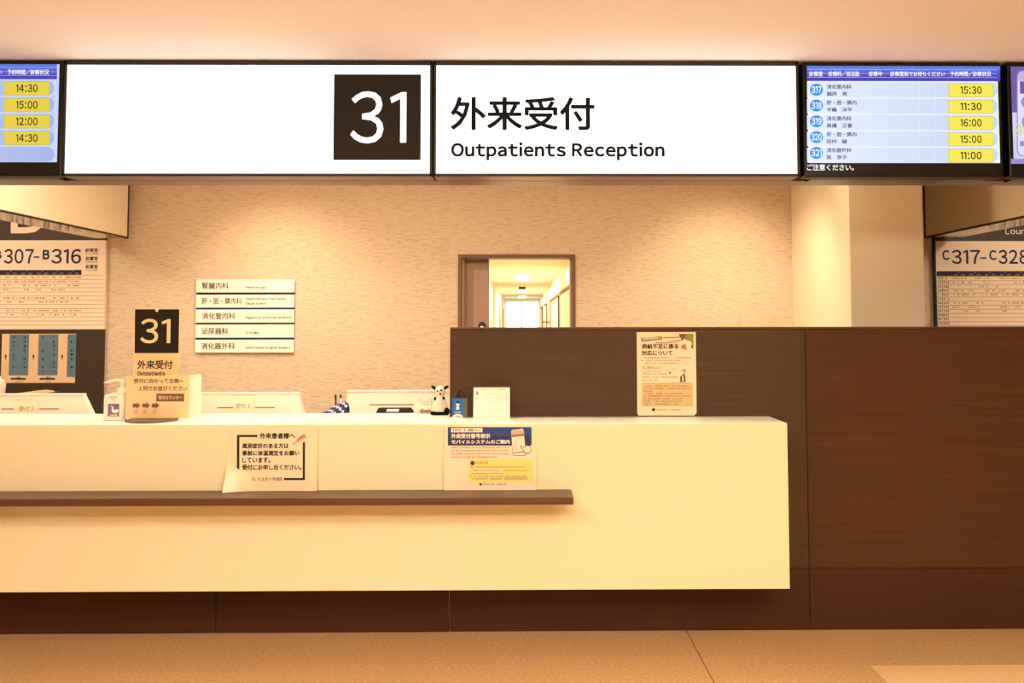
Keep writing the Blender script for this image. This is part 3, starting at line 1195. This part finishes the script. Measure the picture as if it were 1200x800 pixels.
def hgt(u):
    for (u0, h0), (u1, h1) in zip(pf, pf[1:]):
        if u <= u1:
            return h0 + (h1 - h0) * (u - u0) / (u1 - u0)
    return pf[-1][1]


# slanted stripes: each vertical slice of the lofted pouch is cut into bands
bands = 13
for i in range(N):
    ua, ub = i / N, (i + 1) / N
    for q in range(bands):
        fa, fb = q / bands, (q + 1) / bands
        quad = []
        for u, f_ in ((ua, fa), (ub, fa), (ub, fb), (ua, fb)):
            x_ = xp0 + (xp1 - xp0) * u
            hh = .995 + (zmx - .995) * hgt(u)
            ang = PI * f_
            quad.append((x_, YP - .04 * math.cos(ang), .995 + (hh - .995) * math.sin(ang) ** .7))
        mm = M_STRB if (i + q * 2) % 6 in (2, 3) else M_STRA
        b.add(quad, [[0, 1, 2, 3]], mm, True)
b.build('cloth_body', t)
for nm, lab, x_, y_, cc in (('marker_pen', 'dark pen standing up left in the striped pouch', 393.4, 462, M_INK),
                            ('ballpoint_pen', 'pale pen with a black cap standing up right in the striped pouch', 399.3, 462, M_WHITE)):
    pt = at(x_, y_, YP + .052)
    pen = thing(nm, (pt[0], YP + .052, .995), lab, 'pen', 'pens behind the striped pouch')
    b = MB()
    b.tube([(pt[0] + .004, YP + .052, .996), (pt[0], YP + .052, pt[1] - .018)], .0045, cc, 10)
    b.build('barrel', pen)
    b = MB()
    b.tube([(pt[0], YP + .052, pt[1] - .02), (pt[0] - .0005, YP + .052, pt[1] - .004), (pt[0] - .0005, YP + .052, pt[1])], [.0055, .0055, .003], M_INK, 10)
    b.build('cap', pen)

# arrow card standing on the rear of the counter
YA = 4.405
t = thing('arrow_card', (at(500, 487, YA)[0], YA, ZT), 'small white card with a grey left arrow beside the plush cow', 'card')
b = MB()
xa, z1 = at(485, 465.5, YA)
xb = at(522, 465.5, YA)[0]
b.prism([(xa, YA), (xb, YA), (xb, YA + .002), (xa, YA + .002)], ZT, z1, 'Z', M_PAPER)
b.box(xa, xb, YA, YA + .018, ZT, ZT + .003, M_PAPER)
b.build('card_sheet', t)
b = MB()
SA = Sheet((0, YA - .0003, 0))
SA.poly(b, [(490.4, 481.4), (496, 484.8), (496, 483.2), (511, 483.2), (511, 479.8), (496, 479.8), (496, 478)], M_GREYP, 1)
SA.marks(b, 490, 508, 468.4, 1.3, M_GREYP, 1, 2, 1.7)
SA.marks(b, 487, 508, 471.2, 1.3, M_GREYP, 1, 3, 1.7)
SA.marks(b, 495, 508, 474, 1.3, M_GREYP, 1, 4, 1.7)
b.build('print', t)

# plush cow
YC = 4.352
ccx = at(515.5, 480, YC)[0]
M_FUR = mat('white plush', (242, 222, 196), .95, spec=.1)
M_FURB = mat('black plush', (22, 18, 18), .95, spec=.1)
t = thing('plush_cow', (ccx, YC, ZT), 'white plush cow with black ears and black feet beside the partition', 'plush toy')
b = MB()
b.lathe(ccx, YC, [(.034, ZT + .001), (.043, ZT + .008), (.044, ZT + .025), (.038, ZT + .055), (.028, ZT + .085), (.018, ZT + .098), (.008, ZT + .104)], M_FUR, 24, 1.0, .85)
b.ball((ccx + .001, YC - .004, ZT + .118), .026, M_FUR, (1, .95, 1.08))
b.build('body', t)
b = MB()
b.lathe(ccx, YC, [(.036, ZT), (.047, ZT + .004), (.0475, ZT + .012), (.045, ZT + .017)], M_FURB, 24, 1.0, .86)
b.ball((ccx + .036, YC - .022, ZT + .018), .016, M_FURB, (1, 1, 1.2), 12)
b.ball((ccx - .030, YC - .03, ZT + .010), .012, M_FURB, (1.3, 1, .8), 12)
b.build('feet', t)
for sx_ in (-1, 1):
    b = MB()
    ex = ccx + sx_ * .027
    b.loft([[(ex - .006 * sx_, YC - .006 + .008 * math.cos(a), ZT + .130 + .009 * math.sin(a)) for a in [2 * PI * i / 10 for i in range(10)]],
            [(ex + .008 * sx_, YC - .006 + .007 * math.cos(a), ZT + .139 + .009 * math.sin(a)) for a in [2 * PI * i / 10 for i in range(10)]],
            [(ex + .017 * sx_, YC - .006 + .002 * math.cos(a), ZT + .143 + .003 * math.sin(a)) for a in [2 * PI * i / 10 for i in range(10)]]], M_FURB)
    b.build('ear', t)
b = MB()
for dx, dz, r_ in ((-.010, .120, .005), (.009, .124, .0055), (.004, .106, .005)):
    b.ball((ccx + dx, YC - .027, ZT + dz), r_, M_FURB, (1, .6, 1), 10)
b.build('face_features', t)
b = MB()
for dx, dz, r_ in ((-.022, .080, .009), (.020, .083, .008)):
    b.ball((ccx + dx, YC - .016, ZT + dz), r_, M_FURB, (.8, .8, 1.2), 10)
b.build('spots', t)

# blue paper bag
BX, BY = on_z(537.5, 489.3, ZT)
t = thing('paper_bag', (BX, BY, ZT), 'tiny blue gift bag with brown handles on the counter', 'bag')
M_BLUE = mat('bag blue', (24, 98, 168), .6)
M_BLUE2 = mat('bag side', (150, 150, 130), .6)
M_TWINE = mat('twine', (84, 54, 38), .9)
b = MB()
xa, z1 = at(529.6, 466.6, BY)
xb = at(543.4, 466.6, BY)[0]
xc = at(549.2, 466.6, BY + .05)[0]
foot = [(xa, BY), (xb, BY), (xc, BY + .05), (xa + (xc - xb), BY + .05)]
top = [(xa + .001, BY + .006), (xb, BY + .006), (xc - .001, BY + .045), (xa + (xc - xb), BY + .045)]
bm_ = [(p[0], p[1], ZT + .001) for p in foot] + [(p[0], p[1], z1) for p in top]
b.add(bm_, [[0, 1, 5, 4]], M_BLUE)
b.add(bm_, [[1, 2, 6, 5]], M_BLUE2)
b.add(bm_, [[2, 3, 7, 6], [3, 0, 4, 7], [0, 3, 2, 1]], M_BLUE)
b.build('bag_body', t)
for k_, (yy, hh) in enumerate(((BY + .008, .052), (BY + .042, .047))):
    b = MB()
    xm = (xa + xb) / 2 + (.006 if k_ == 0 else .032)
    pts = [(xm + .018 * math.cos(a), yy, z1 - .004 + hh * math.sin(a) ** .8) for a in [PI * i / 12 for i in range(13)]]
    b.tube(pts, .0034, M_TWINE, 8)
    b.build('handle', t)
b = MB()
vv = Vector((0, .006, z1 - ZT))
SG = Sheet((0, BY - .0003, ZT), (1, 0, 0), vv)
SG.ell(b, 536.4, 473.2, 2.1, 2.2, M_WHITE, 2)
SG.ell(b, 536.6, 471.4, 2.3, 1.5, M_INK, 3)
SG.poly(b, [(534.2, 479.8), (538.4, 479.8), (537.8, 475.4), (535.2, 475.4)], M_WHITE, 1)
SG.marks(b, 532.5, 540.5, 483, 1.8, M_STRB, 1, 9, 1.7, 0)
b.build('print', t)
b = MB()
SG.poly(b, [(529.8, 489.2), (542.8, 489.2), (542.2, 487.2), (540, 485.4), (536.4, 484.7), (532.6, 485.6), (530.4, 487.4)], M_WHITE, 4)
SG.rect(b, 534, 487, 539.5, 488, M_GREYP, 5)
b.build('round_sticker', t)

# desk calendar
KX, KY = on_z(576, 491.3, ZT)
t = thing('desk_calendar', (KX, KY, ZT), 'cream desk calendar open at month 4 in front of the partition', 'calendar')
xa, z1 = at(554.6, 454.4, KY)
xb = at(597.4, 454.4, KY)[0]
b = MB()
b.prism([(KY, ZT), (KY + .002, ZT), (KY + .033, z1), (KY + .0315, z1), ], xa, xb, 'X', M_PAPER)
b.prism([(KY + .061, ZT), (KY + .063, ZT), (KY + .0345, z1), (KY + .033, z1), ], xa, xb, 'X', M_PAPER)
b.build('easel', t)
M_FAINT = mat('faint print', (232, 208, 172), .8)
SK = Sheet((0, KY - .0004, ZT), (1, 0, 0), (0, .0315, z1 - ZT))
b = MB()
SK.rect(b, 555, 455, 597, 487, M_STRIP, 1)
b.build('page', t)
b = MB()
SK.text(b, '4', 557.5, 458.4, 560.6, 463, M_INK, 2, .02)
SK.marks(b, 558.5, 569, 456.3, 1.2, M_GREYP, 2, 3, 1.8)
SK.marks(b, 583, 594, 456.3, 1.2, M_GREYP, 2, 4, 1.8)
SK.marks(b, 557, 562, 466, 1.2, M_GREYP, 2, 5, 1.6)
for k_ in range(6):
    SK.rect(b, 567, 460.5 + 4.4 * k_, 595.5, 460.75 + 4.4 * k_, M_FAINT, 2)
    for c_ in range(7):
        if (k_, c_) not in ((0, 0), (5, 3), (5, 4), (5, 5), (5, 6)) and k_ < 5:
            SK.rect(b, 568.5 + 4 * c_, 461.8 + 4.4 * k_, 569.3 + 4 * c_, 463 + 4.4 * k_, M_FAINT, 2)
b.build('print', t)
b = MB()
for k_ in range(12):
    x_ = xa + (xb - xa) * (k_ + .5) / 12
    b.tube([(x_, KY + .033 + .006 * math.cos(a), z1 - .001 + .006 * math.sin(a)) for a in [2 * PI * i / 10 for i in range(10)]], .0008, M_GREYP, 5)
b.build('wire_binding', t)

# items at the left edge behind the first monitor
t = thing('white_canister', (at(-4, 460, 5.0)[0], 5.0, .74), 'pale rounded canister cut by the left frame edge behind the monitor', 'canister')
gx = at(-6, 450, 5.0)[0]
zt_ = at(0, 443.6, 5.0)[1]
b = MB()
b.lathe(gx, 5.0, [(.035, .741), (.05, .75), (.05, zt_ - .10), (.053, zt_ - .08), (.056, zt_ - .03), (.05, zt_ - .006), (.03, zt_)], M_CASE, 24)
b.build('body', t)
b = MB()
b.lathe(gx, 5.0, [(.030, zt_ - .002), (.03, zt_ + .012), (.02, zt_ + .016)], M_WHITE, 20)
b.build('lid', t)
t = thing('document_tray', (at(22, 460, 5.05)[0], 5.05, .74), 'dark tray of papers just showing above the leftmost monitor', 'tray')
xa, z1 = at(4, 460.6, 4.95)
xb = at(41, 460.6, 4.95)[0]
b = MB()
b.box(xa, xb, 4.95, 5.2, .741, z1 - .01, M_BLACK, .004)
b.build('tray_body', t)
b = MB()
xm = at(14, 460, 4.95)[0]
b.prism([(xm, z1 - .01), (xb - .01, z1 - .01), (xb - .02, z1 - .003), ((xm + xb) / 2, z1 + .002), (xm + .02, z1 - .002)], 4.96, 5.18, 'Y', M_LINE)
b.build('paper_stack', t)

# ------------------------------------------------------------------ posters
# left poster in a clear sleeve, standing on the bag shelf against the counter
ZSH = .742
t = thing('fever_notice', (at(318, 575, 3.93)[0], 3.93, ZSH), 'cream notice with a thick black corner frame leaning on the counter, left', 'poster', 'posters on the bag shelf')
zt_ = at(318, 500, 3.945)[1]
Vp = Vector((0, .012, zt_ - ZSH))
SP = Sheet((0, 3.933, ZSH), (1, 0, 0), Vp)
u0, u1 = SP.uv(265, 560)[0], SP.uv(371.5, 560)[0]
vt = SP.uv(318, 500.4)[1]
b = MB()
M_SLEEVE = mat('clear sleeve', (248, 228, 184), .3, spec=.5)
nx, nz = 14, 10


def curl(u, v):
    f = max(0, 1 - math.hypot((u - u0) / .16, v / .14))
    return f * f * .05


vs, fc = [], []
for side in (0, 1):
    for j in range(nz + 1):
        for i in range(nx + 1):
            u, v = u0 + (u1 - u0) * i / nx, vt * j / nz
            g = 0 if j == nz else 0
            p = SP.w(u, v, 0) + SP.N * (curl(u, v) - side * .0015)
            vs.append(p)
st = nx + 1
for j in range(nz):
    for i in range(nx):
        a = j * st + i
        fc.append([a, a + 1, a + st + 1, a + st])
        a += st * (nz + 1)
        fc.append([a, a + st, a + st + 1, a + 1])
b.add(vs, fc, M_SLEEVE, True)
b.build('sleeve', t)
b = MB()
M_POST = mat('poster cream', (248, 222, 184), .5)
SP.poly(b, [(277, 574), (352, 573.4), (364, 573), (364, 503), (268, 503), (270, 540)], M_POST, 2)
b.build('sheet', t)
b = MB()
L = 4
SP.line(b, [(279.2, 554), (279.4, 510)], 3, M_INK, L)
SP.line(b, [(278, 510.6), (302, 510.6)], 2.6, M_INK, L)
SP.line(b, [(356.4, 518), (356.2, 562)], 2.8, M_INK, L)
SP.line(b, [(333, 561), (357.4, 561)], 2.6, M_INK, L)
b.build('corner_frame', t)
b = MB()
SP.text(b, '外来患者様へ', 304.6, 507, 346, 513.8, M_INK, L, .036)
SP.text(b, '風邪症状のある方は', 284, 519, 338.4, 525.2, M_INK, L, .036)
SP.text(b, '事前に体温測定をお願い', 284, 527.6, 351, 533.6, M_INK, L, .036)
SP.text(b, 'しています。', 284.4, 535.6, 317, 542, M_INK, L, .036)
SP.text(b, '受付にお申し出ください。', 284, 544, 353.4, 550.4, M_INK, L, .036)
SP.text(b, 'さいたま赤十字病院', 295, 558.8, 331, 563.4, M_BROWNP, L, .01)
b.build('lettering', t)
b = MB()
M_ORANGE = mat('print peach', (222, 162, 120), .7)
SP.poly(b, [(343, 520.6), (347.4, 518.4), (349.4, 515.8), (347.8, 514.4), (345.6, 516.6)], M_WHITE, L)
SP.line(b, [(343.2, 520.4), (346.4, 516.4), (355, 509), (358.6, 509.8), (358.6, 512), (349.8, 516.4), (345.6, 519.4), (343.2, 520.4)], .5, M_BROWNP, L + 1)
SP.poly(b, [(347.6, 516.6), (350.4, 516), (358.2, 511.8), (358, 509.8), (355.4, 509.4), (347.4, 515.4)], M_ORANGE, L)
SP.line(b, [(350, 513.4), (356.4, 510.4)], .9, M_BROWNP, L + 2)
b.build('thermometer_print', t)

# right poster
t = thing('mobile_notice', (at(574, 573, 3.93)[0], 3.93, ZSH), 'white notice with a navy heading and yellow box leaning on the counter', 'poster', 'posters on the bag shelf')
zt_ = at(574, 498.4, 3.945)[1]
Vp = Vector((0, .012, zt_ - ZSH))
SP = Sheet((0, 3.933, ZSH), (1, 0, 0), Vp)
u0, u1 = SP.uv(520.2, 560)[0], SP.uv(628.6, 560)[0]
vt = SP.uv(574, 498.6)[1]
b = MB()
c_ = [SP.w(u0, 0.0005, 0), SP.w(u1, 0.0005, 0), SP.w(u1, vt, 0), SP.w(u0, vt, 0)]
d_ = [p - SP.N * .002 for p in c_]
b.add(c_ + d_, [[0, 1, 2, 3], [7, 6, 5, 4], [0, 4, 5, 1], [1, 5, 6, 2], [2, 6, 7, 3], [3, 7, 4, 0]], M_PAPER2)
b.build('sheet', t)
M_HEADB = mat('poster navy', (34, 62, 122), .6)
M_HEADD = mat('poster deep navy', (26, 44, 92), .6)
M_YELB = mat('poster yellow', (240, 220, 122), .7)
M_ORT = mat('poster orange ink', (206, 120, 40), .7)
b = MB()
SP.rrect(b, 524.8, 500.2, 623, 521.8, 1.6, M_HEADB, 1)
SP.rrect(b, 524.8, 511, 623, 521.8, 1.6, M_HEADD, 2, 'bc')
SP.rect(b, 528.6, 501.4, 565.4, 506.2, M_PAPER, 3)
b.build('heading_panel', t)
b = MB()
SP.rect(b, 549, 538, 625, 564.6, M_YELB, 1)
SP.rect(b, 553, 549.6, 588, 552.6, M_PAPER, 2)
b.build('yellow_panel', t)
b = MB()
SP.marks(b, 530.4, 548, 503.8, 2.6, M_INK, 4, 1, 2.6, .05)
SP.text(b, '患者さんへ', 548.6, 502.4, 563, 505.2, M_INK, 4, .024)
SP.text(b, '外来受付番号表示', 528.8, 507.8, 574.4, 513.4, M_PAPER, 4, .036)
SP.text(b, 'モバイルシステムのご案内', 529, 515, 597.4, 519.8, M_PAPER, 4, .036)
for k_, (xe_, y_) in enumerate(((597, 524.2), (597, 527.8), (597, 531.6), (584, 535.4))):
    SP.marks(b, 529, xe_, y_, 1.6, M_BROWNP, 2, 20 + k_, 1.7, .06)
SP.text(b, '利用方法', 557.4, 540.2, 572, 543.8, M_ORT, 3, .012)
SP.ell(b, 553.8, 542.3, 2.6, 2.6, M_HEADB, 3)
for k_, (xa_, xe_, y_, mm) in enumerate(((552, 616, 547, M_ORT), (553.6, 587, 551.1, M_HEADB), (591, 620, 551.1, M_ORT), (552, 590, 554.8, M_ORT),
                                        (552, 618, 558.4, M_BROWNP), (553.5, 619, 560.8, M_BROWNP))):
    SP.marks(b, xa_, xe_, y_, 1.4, mm, 3, 40 + k_, 1.6, .08)
for dx_, dy_ in ((-1, 0), (1, 0), (0, -1), (0, 1)):
    SP.ell(b, 563.2 + dx_ * .9, 567.2 + dy_ * .9, .9, .9, M_BROWNB, 2, 10)
SP.marks(b, 565.6, 595, 567.2, 1.6, M_BROWNP, 2, 60, 1.6, .12)
b.build('lettering', t)
b = MB()
SP.poly(b, [(601.6, 533.6), (600.4, 531), (598.6, 504.6), (600, 503), (612.8, 501.6), (614, 503), (617, 531.6), (615.6, 533.4)], M_BROWNP, 5)
SP.poly(b, [(602.2, 533), (601, 530.8), (599.2, 505), (600.4, 503.6), (612.4, 502.3), (613.4, 503.4), (616.3, 531.2), (615.2, 532.8)], M_PAPER, 6)
SP.poly(b, [(599.9, 512), (613.9, 510.6), (613.6, 507.6), (599.7, 508.8)], M_GREYP, 7)
SP.poly(b, [(599.6, 508.4), (613.5, 507.3), (613.2, 503.6), (600.2, 504.2)], mat('print pink', (226, 172, 140), .7), 7)
SP.poly(b, [(602, 530.8), (615.8, 529.6), (615.7, 528.6), (602, 529.8)], M_BROWNP, 7)
for k_ in range(5):
    SP.rect(b, 602.6, 515 + 2.6 * k_, 606, 515.7 + 2.6 * k_, M_LINE, 7)
SP.poly(b, [(615, 530), (613, 527), (609.6, 522.8), (610.6, 522), (614.6, 524.2), (617, 521.4), (620.6, 522), (622.4, 525), (621.6, 529), (619, 531)][::-1], M_PAPER, 8)
SP.line(b, [(615, 530), (613, 527), (609.6, 522.8), (610.6, 522), (614.6, 524.2), (617, 521.4), (620.6, 522), (622.4, 525), (621.6, 529), (619, 531), (615, 530)], .7, M_INK, 9)
b.build('phone_print', t)

# tall poster on the partition
YQ = YW - .004
t = thing('supply_notice', (at(781, 487, YQ)[0], YQ, ZT), 'tall cream poster fixed to the wood partition above the counter', 'poster')
SP = Sheet((0, YQ, 0))
b = MB()
xa, z1 = at(746.2, 389, YQ)
xb, z0 = at(816.4, 486.6, YQ)
c3 = .012
b.prism([(xa + c3 * .5, z0), (xb - c3, z0), (xb, z0 + c3), (xb, z1), (xa, z1), (xa, z0 + c3)], YQ, YQ + .002, 'Y', M_PAPER2)
b.build('sheet', t)
M_OLIVE = mat('print olive', (116, 94, 44), .7)
M_TAN = mat('print tan', (216, 190, 132), .7)
M_TANE = mat('print tan edge', (184, 152, 92), .7)
M_GRN = mat('print green', (146, 132, 52), .7)
M_PEACH = mat('print clay', (196, 124, 84), .7)
b = MB()
SP.poly(b, [(752, 400.2), (776, 397.6), (775.4, 393.4), (751.2, 395.6)], M_OLIVE, 1)
b.build('title_band', t)
b = MB()
SP.rect(b, 752.4, 448.4, 811.6, 475.6, M_TANE, 1)
SP.rect(b, 753, 449, 811, 475, M_TAN, 2)
b.build('text_panel', t)
b = MB()
SP.text(b, '医療用医薬品の', 753, 395.2, 774.4, 398.8, M_PAPER, 2, .02, slant=-.008)
SP.text(b, '供給不足に係る', 752, 402.6, 795, 408.6, M_INK, 2, .036)
SP.text(b, '対応について', 752, 410.4, 788, 416.4, M_INK, 2, .036)
for k_, (xa_, xe_, y_) in enumerate(((754, 810, 419), (752, 800, 422.4), (755, 806, 425.6), (753, 776, 435), (753, 782, 438), (752, 772, 445.4))):
    SP.marks(b, xa_, xe_, y_, 1.4, M_BROWNP, 1, 70 + k_, 1.6, .12)
SP.text(b, '4,000', 752.6, 428.8, 765.4, 432.8, M_BROWNB, 1, .01)
SP.text(b, '品目以上', 766, 429.6, 777, 432.4, M_BROWNP, 1, 0)
SP.marks(b, 752.4, 794, 441.6, 1.9, M_ORT, 1, 80, 2.0, .08)
for k_, (xa_, xe_) in enumerate(((756, 809), (754, 809), (754, 766), (756, 801), (754, 808), (754, 804), (754, 799), (756, 794))):
    SP.marks(b, xa_, xe_, 452 + 3.0 * k_, 1.3, M_BROWNP, 3, 90 + k_, 1.6, .12)
SP.marks(b, 760, 774, 463.9, 1.3, M_RED, 4, 99, 1.6, .2)
for dx_, dy_ in ((-1, 0), (1, 0), (0, -1), (0, 1)):
    SP.ell(b, 765.8 + dx_ * 1.1, 479.8 + dy_ * 1.1, 1.1, 1.1, M_BROWNB, 1, 10)
SP.marks(b, 769.4, 798, 479.8, 1.6, M_BROWNP, 1, 101, 1.7, .15)
b.build('lettering', t)
b = MB()
SP.poly(b, [(796, 391), (812.6, 391), (812.6, 408), (809, 404), (806, 399), (800, 396)][::-1], M_GRN, 1)
SP.poly(b, [(798, 404.6), (803.6, 402.4), (804.6, 409.8), (798.4, 408.4)][::-1], M_PEACH, 2)
SP.poly(b, [(795, 391.4), (804, 391.6), (803.4, 394.4), (799.6, 399), (797, 395)][::-1], M_BROWNP, 2)
SP.line(b, [(777, 395.5), (797, 395), (803, 393)], .9, M_BROWNP, 3)
SP.line(b, [(768, 401.4), (780, 402), (798, 398.4), (803, 393.6)], .9, M_BROWNP, 3)
SP.ell(b, 807.6, 403.6, 3, 4.4, M_PAPER, 2)
SP.ell(b, 811, 406, 1.4, 2.4, M_BROWNP, 3)
b.build('medicine_print', t)
b = MB()
SP.poly(b, [(796.6, 447.6), (803.6, 447.6), (803.2, 440), (801.6, 437), (799, 439.4), (797, 441)], mat('print grey', (110, 92, 84), .7), 1)
SP.ell(b, 801.2, 434.8, 2.3, 2.3, M_BROWNP, 1, 14)
SP.ell(b, 800.8, 435.6, 1.5, 1.8, M_PAPER2, 2, 14)
SP.poly(b, [(799.4, 446.6), (801.2, 446.6), (800.8, 439.6), (799.6, 439.6)], M_PAPER, 2)
SP.ell(b, 785, 436.6, .9, 1.3, M_INK, 1, 10)
SP.line(b, [(780, 433.4), (784, 433.6)], .7, M_ORT, 1)
SP.line(b, [(787, 433.6), (791.6, 431.8)], .7, M_ORT, 1)
b.build('figure_print', t)
